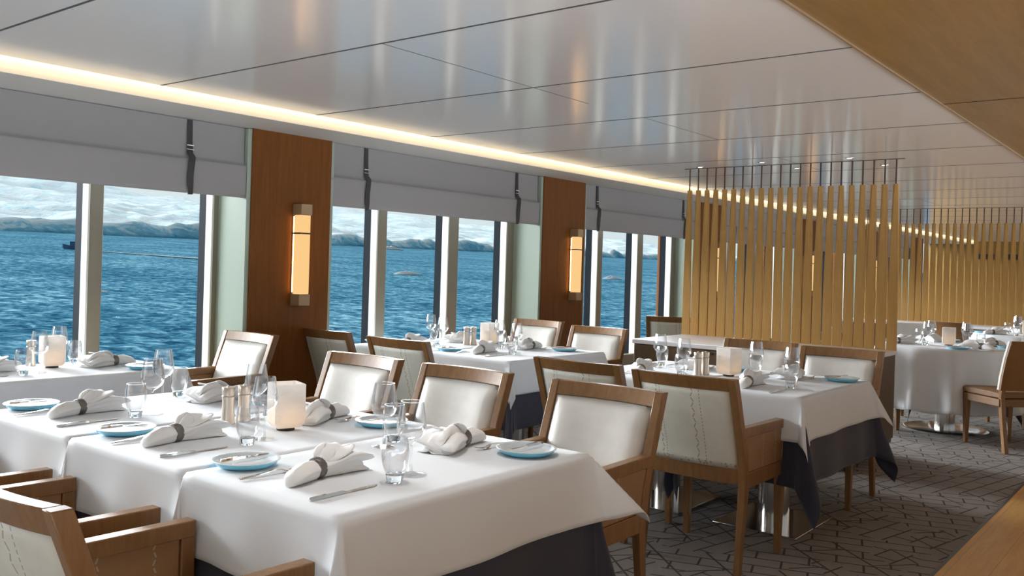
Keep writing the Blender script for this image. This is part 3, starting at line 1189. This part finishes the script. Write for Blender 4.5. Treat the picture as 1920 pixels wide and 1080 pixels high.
def setting(xe, yc, d, seat, jit=0, ear=True, z=WT, wine=True, kn=True, fk=True, offs=None):
    """one cover for a diner facing d*X whose table edge is x = xe; seat says which place it is"""
    random.seed(int(xe * 100 + yc * 37 + d))
    zz = z + .0006
    of = {'plate': (.155, .23), 'fork': (.135, .085), 'napkin': (.24, 0), 'knife': (.16, -.188), 'tumbler': (.325, -.195), 'wine': (.415, -.16)}
    if offs:
        of.update(offs)

    def P(k, jj=.008):
        a, c = of[k]
        return (xe + d * (a + random.uniform(-jj, jj)), yc + d * (c + random.uniform(-jj, jj)), zz)
    base = 0 if d > 0 else PI
    p = P('plate')
    PL.put(p, random.uniform(-.1, .1), 'pale blue glass bread plate at ' + seat, 'plate', 'blue glass bread plates')
    BK.put((p[0], p[1], p[2] + .0225), base + random.uniform(-.1, .15), 'butter knife on the blue plate at ' + seat, 'knife', 'butter knives on the bread plates')
    NA.put(P('napkin', .012), base + (.30 if d > 0 else .15) + random.uniform(-.12, .12), 'white napkin in a pewter ring at ' + seat, 'napkin', 'white napkins in rings')
    if kn:
        KN.put(P('knife'), base + random.uniform(-.05, .05), 'steel table knife at ' + seat, 'knife', 'table knives')
    if fk:
        FO.put(P('fork'), base + random.uniform(-.06, .06), 'steel fork at ' + seat, 'fork', 'table forks')
    TU.put(P('tumbler'), 0, 'clear tumbler with bluish base at ' + seat, 'glass', 'water tumblers')
    if wine:
        WG.put(P('wine'), 0, 'stemmed wine glass at ' + seat, 'glass', 'stemmed wine glasses')


setting(XA, 1.93, 1, 'the nearest table, left place')
setting(XB + .01, 1.93, -1, 'the nearest table, right place')
setting(XA, 2.60, 1, 'the middle front table, left place')
setting(XB + .01, 2.61, -1, 'the middle front table, right place')
setting(XA, 3.28, 1, 'the third front table, left place')
setting(XB + .01, 3.24, -1, 'the third front table, right place')
setting(1.58, 4.68, 1, 'the leftmost window table, left place')
setting(2.63, 4.62, -1, 'the leftmost window table, right place')
setting(4.25, 1.935, 1, 'the screen table, left aisle place')
setting(5.27, 1.90, -1, 'the screen table, right aisle place')
setting(4.25, 2.585, 1, 'the screen table, left window-side place')
setting(5.27, 2.52, -1, 'the screen table, right window-side place')
setting(4.40, 3.92, 1, 'the second window table, near left place')
setting(5.40, 3.90, -1, 'the second window table, near right place')
setting(4.40, 4.62, 1, 'the second window table, far left place')
setting(5.40, 4.58, -1, 'the second window table, far right place')

LA.put((1.955, 2.535, WT), math.radians(-19), 'glowing white stone lantern in the middle of the front tables, the largest', 'lantern', 'stone candle lanterns')
LA.put((2.14, 4.70, WT), math.radians(-10), 'shaded stone lantern against the leftmost window', 'lantern', 'stone candle lanterns')
LA.put((5.17, 4.30, WT), math.radians(-5), 'stone lantern on the second window table, backed by the sea', 'lantern', 'stone candle lanterns')
LA.put((4.80, 2.20, WT), math.radians(-12), 'glowing white stone lantern on the table before the slat screen', 'lantern', 'stone candle lanterns')
LA.put((8.73, 1.90, WT), math.radians(8), 'glowing stone lantern on the near round table', 'lantern', 'stone candle lanterns')
LA.put((11.30, 1.66, WT), math.radians(8), 'glowing stone lantern on the farther round table', 'lantern', 'stone candle lanterns')
for (x, y, w) in ((1.875, 2.76, 'left of the two beside the lit lantern on the front tables'), (1.945, 2.765, 'right of the two beside the lit lantern on the front tables'),
                  (2.10, 4.85, 'behind the lantern at the leftmost window'), (5.00, 4.38, 'left of the two on the second window table'),
                  (5.055, 4.36, 'right of the two on the second window table'), (4.69, 2.34, 'left of the two beside the lantern before the slat screen'),
                  (4.745, 2.32, 'right of the two beside the lantern before the slat screen')):
    MS.put((x, y, WT), random.uniform(0, 3), 'waisted brushed metal mill, ' + w, 'pepper mill', 'salt and pepper mills')

# round tables: four covers each
for ti, (cx, cy, R) in enumerate(RT):
    nm = ('near round table', 'farther round table')[ti]
    for k, (ang, w) in enumerate(((228, 'camera side'), (125, 'window side'), (35, 'far side'), (308, 'aisle side'))):
        a = math.radians(ang)
        ix, iy = -math.cos(a), -math.sin(a)      # inwards
        lx, ly = -iy, ix                          # to the diner's left
        def Q(f_, s_):
            return (cx - ix * R + ix * f_ + lx * s_, cy - iy * R + iy * f_ + ly * s_, WT + .0006)
        hd = math.atan2(iy, ix)
        seat = 'the %s of the %s' % (w, nm)
        NA.put(Q(.17, .0), hd + .4, 'white napkin in a ring on ' + seat, 'napkin', 'white napkins in rings')
        PL.put(Q(.14, .21), 0, 'pale blue glass bread plate on ' + seat, 'plate', 'blue glass bread plates')
        TU.put(Q(.33, -.15), 0, 'clear tumbler on ' + seat, 'glass', 'water tumblers')
        WG.put(Q(.38, -.06), 0, 'stemmed wine glass on ' + seat, 'glass', 'stemmed wine glasses')
        if ti == 0:
            KN.put(Q(.12, -.16), hd, 'steel table knife on ' + seat, 'knife', 'table knives')
            FO.put(Q(.12, .10), hd, 'steel fork on ' + seat, 'fork', 'table forks')

# ------------------------------------------------------------------ downlights in the ceiling
DL = []
for (x, y, w) in ((7.05, 3.55, 'above the left end of the slat screen'), (6.95, 2.95, 'above the middle of the slat screen'), (7.45, 2.85, 'just behind the middle of the slat screen'),
                  (6.95, 2.25, 'above the right end of the slat screen'), (7.5, 2.15, 'just behind the right end of the slat screen')):
    r = empty('downlight', (x, y, CZ - .004))
    MB().lathe([(.022, .0), (.032, .0), (.034, .003), (.034, .006)], 28, closed=True).build('trim_ring', 'steel', r)
    MB().lathe([(.001, .002), (.022, .002)], 24, closed=True).build('lamp', 'downlight', r)
    tag(r, 'tiny round recessed downlight in the ceiling ' + w, 'lamp', 'recessed ceiling downlights')
# two spots added out of view over the front tables to brighten their tops
for (x, y, pw, w) in ((1.75, 1.75, 26, 'over the nearest table'), (2.15, 2.15, 14, 'over the front tables beside the other')):
    r = empty('downlight', (x, y, CZ - .004))
    MB().lathe([(.022, .0), (.032, .0), (.034, .003), (.034, .006)], 28, closed=True).build('trim_ring', 'steel', r)
    MB().lathe([(.001, .003), (.022, .003)], 24, closed=True).build('lamp', 'downlight', r)
    sp = D.lights.new('added_table_spot', 'SPOT')
    sp.energy = pw
    sp.spot_size = math.radians(75)
    sp.spot_blend = 1.0
    sp.shadow_soft_size = .03
    sp.color = (1, .97, .93)
    so_ = D.objects.new('added_table_spot', sp)
    COL.objects.link(so_)
    so_.parent = r
    so_.location = (0, 0, -.035)
    tag(r, 'small added downlight, out of view in the ceiling ' + w, 'lamp', 'recessed ceiling downlights')

# ------------------------------------------------------------------ outside: sea, coast, ice, boat (the ship heels a little)
HEEL = .033
ext = math.atan(HEEL)


def on_sea(x, y, up=0):
    return (x, y, -13 + HEEL * y + up)


sea = MB()
sea.box(-6000, 9000, 8, 9000, -1, 0)
so = sea.build('sea', 'sea', None, smooth=False)
so.rotation_euler = (ext, 0, 0)
so.location = (0, 0, -13)
so['kind'] = 'structure'

# snow covered coast: a height field whose foot follows the shoreline
pts = []
NX, NY = 420, 60
for j in range(NY + 1):
    row = []
    for i in range(NX + 1):
        x = -900 + 8200 * (i / NX)
        shore = 1260 + max(0, x - 400) * .235 + 30 * noise.noise(Vector((x * .004, 0, 3)))
        dd = (j / NY) ** 1.7 * 2600
        y = shore + dd
        cl = 16 + 22 * abs(noise.noise(Vector((x * .006, 1.3, 0)))) + 10 * noise.noise(Vector((x * .03, 2.3, 0)))
        h = cl * min(1, dd / 25) + dd * .062 * (1 + .55 * noise.noise(Vector((x * .0016, dd * .0012, 7))))
        h += (14 * noise.noise(Vector((x * .009, dd * .011, 2))) + 6 * noise.noise(Vector((x * .03, dd * .035, 5)))) * min(1, dd / 120)
        if j == 0:
            h = -2
        k = y / 1400
        row.append((x, y, max(h, -2) * 1.0))
    pts.append(row)
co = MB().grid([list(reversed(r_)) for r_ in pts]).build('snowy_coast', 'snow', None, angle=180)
co.rotation_euler = (ext, 0, 0)
co.location = (0, 0, -13)
co['kind'] = 'structure'

# drifting ice
ice = [(284, 285, 5, 'largest ice floe drifting in the middle window'), (438, 274, 5, 'white ice floe low in the middle pane of the third window'),
       (94.6, 188.5, 1.6, 'small round ice lump by the mullion of the leftmost window'),
       (700, 900, 14, 'flat ice floe under the coast, left pane of the second window'), (1100, 1150, 18, 'long ice floe under the coast in the second window'),
       (330, 900, 12, 'ice floe just off the shore at the leftmost window'), (3000, 1900, 26, 'ice floe far off in the third window')]
for (x, y, s_, lb) in ice:
    rings = []
    for (f_, z) in ((1, -.3), (1.05, .05), (.8, .3), (.45, .55), (.15, .7)):
        rings.append([(s_ * 1.6 * f_ * math.cos(2 * PI * j / 18) * (1 + .3 * noise.noise(Vector((j * .7, x, f_)))), s_ * .8 * f_ * math.sin(2 * PI * j / 18), z * s_ * .42 * (1 + .6 * noise.noise(Vector((j * .5, y, z))))) for j in range(18)])
    o = MB().loft(rings).build('ice_floe', 'foam', None, angle=50)
    o.location = on_sea(x, y)
    tag(o, lb, 'ice', 'drifting ice floes')

# patrol boat with its wake
r = empty('motor_boat', on_sea(239, 500), math.radians(100))
r.scale = (1.4, 1.4, 1.4)
hull = []
for (x, w, z0, z1) in ((-5, 1.3, -.3, 1.0), (-2, 1.6, -.4, 1.1), (3, 1.5, -.4, 1.4), (6.5, .8, -.1, 1.9), (8.5, .08, .8, 2.3)):
    hull.append([(x, -w * .6, z0), (x, w * .6, z0), (x, w, z1), (x, -w, z1)])
MB().loft(hull).build('hull', 'boat_dark', r, smooth=False)
MB().box(-1.5, 2.6, -1.1, 1.1, 1.2, 3.3).box(-3.5, -1.6, -.5, .5, 1.0, 2.1).build('cabin', 'boat_dark', r, bevel=.1)
wk = []
for i in range(60):
    d_ = i / 59
    x = -4 - 70 * d_
    w_ = 3.5 + 4.5 * d_ + 1.5 * noise.noise(Vector((i * .5, 0, 0)))
    z_ = .15
    wk.append([(x, -w_ * .5 - 1.5 * d_, z_ - HEEL * (-x) * .9 * 1), (x, w_ * .5 - 1.5 * d_, z_ - HEEL * (-x) * .9)])
MB().grid(wk).build('wake', 'foam', r, smooth=False)
tag(r, 'small dark motor boat trailing a white wake, seen through the leftmost window', 'boat')
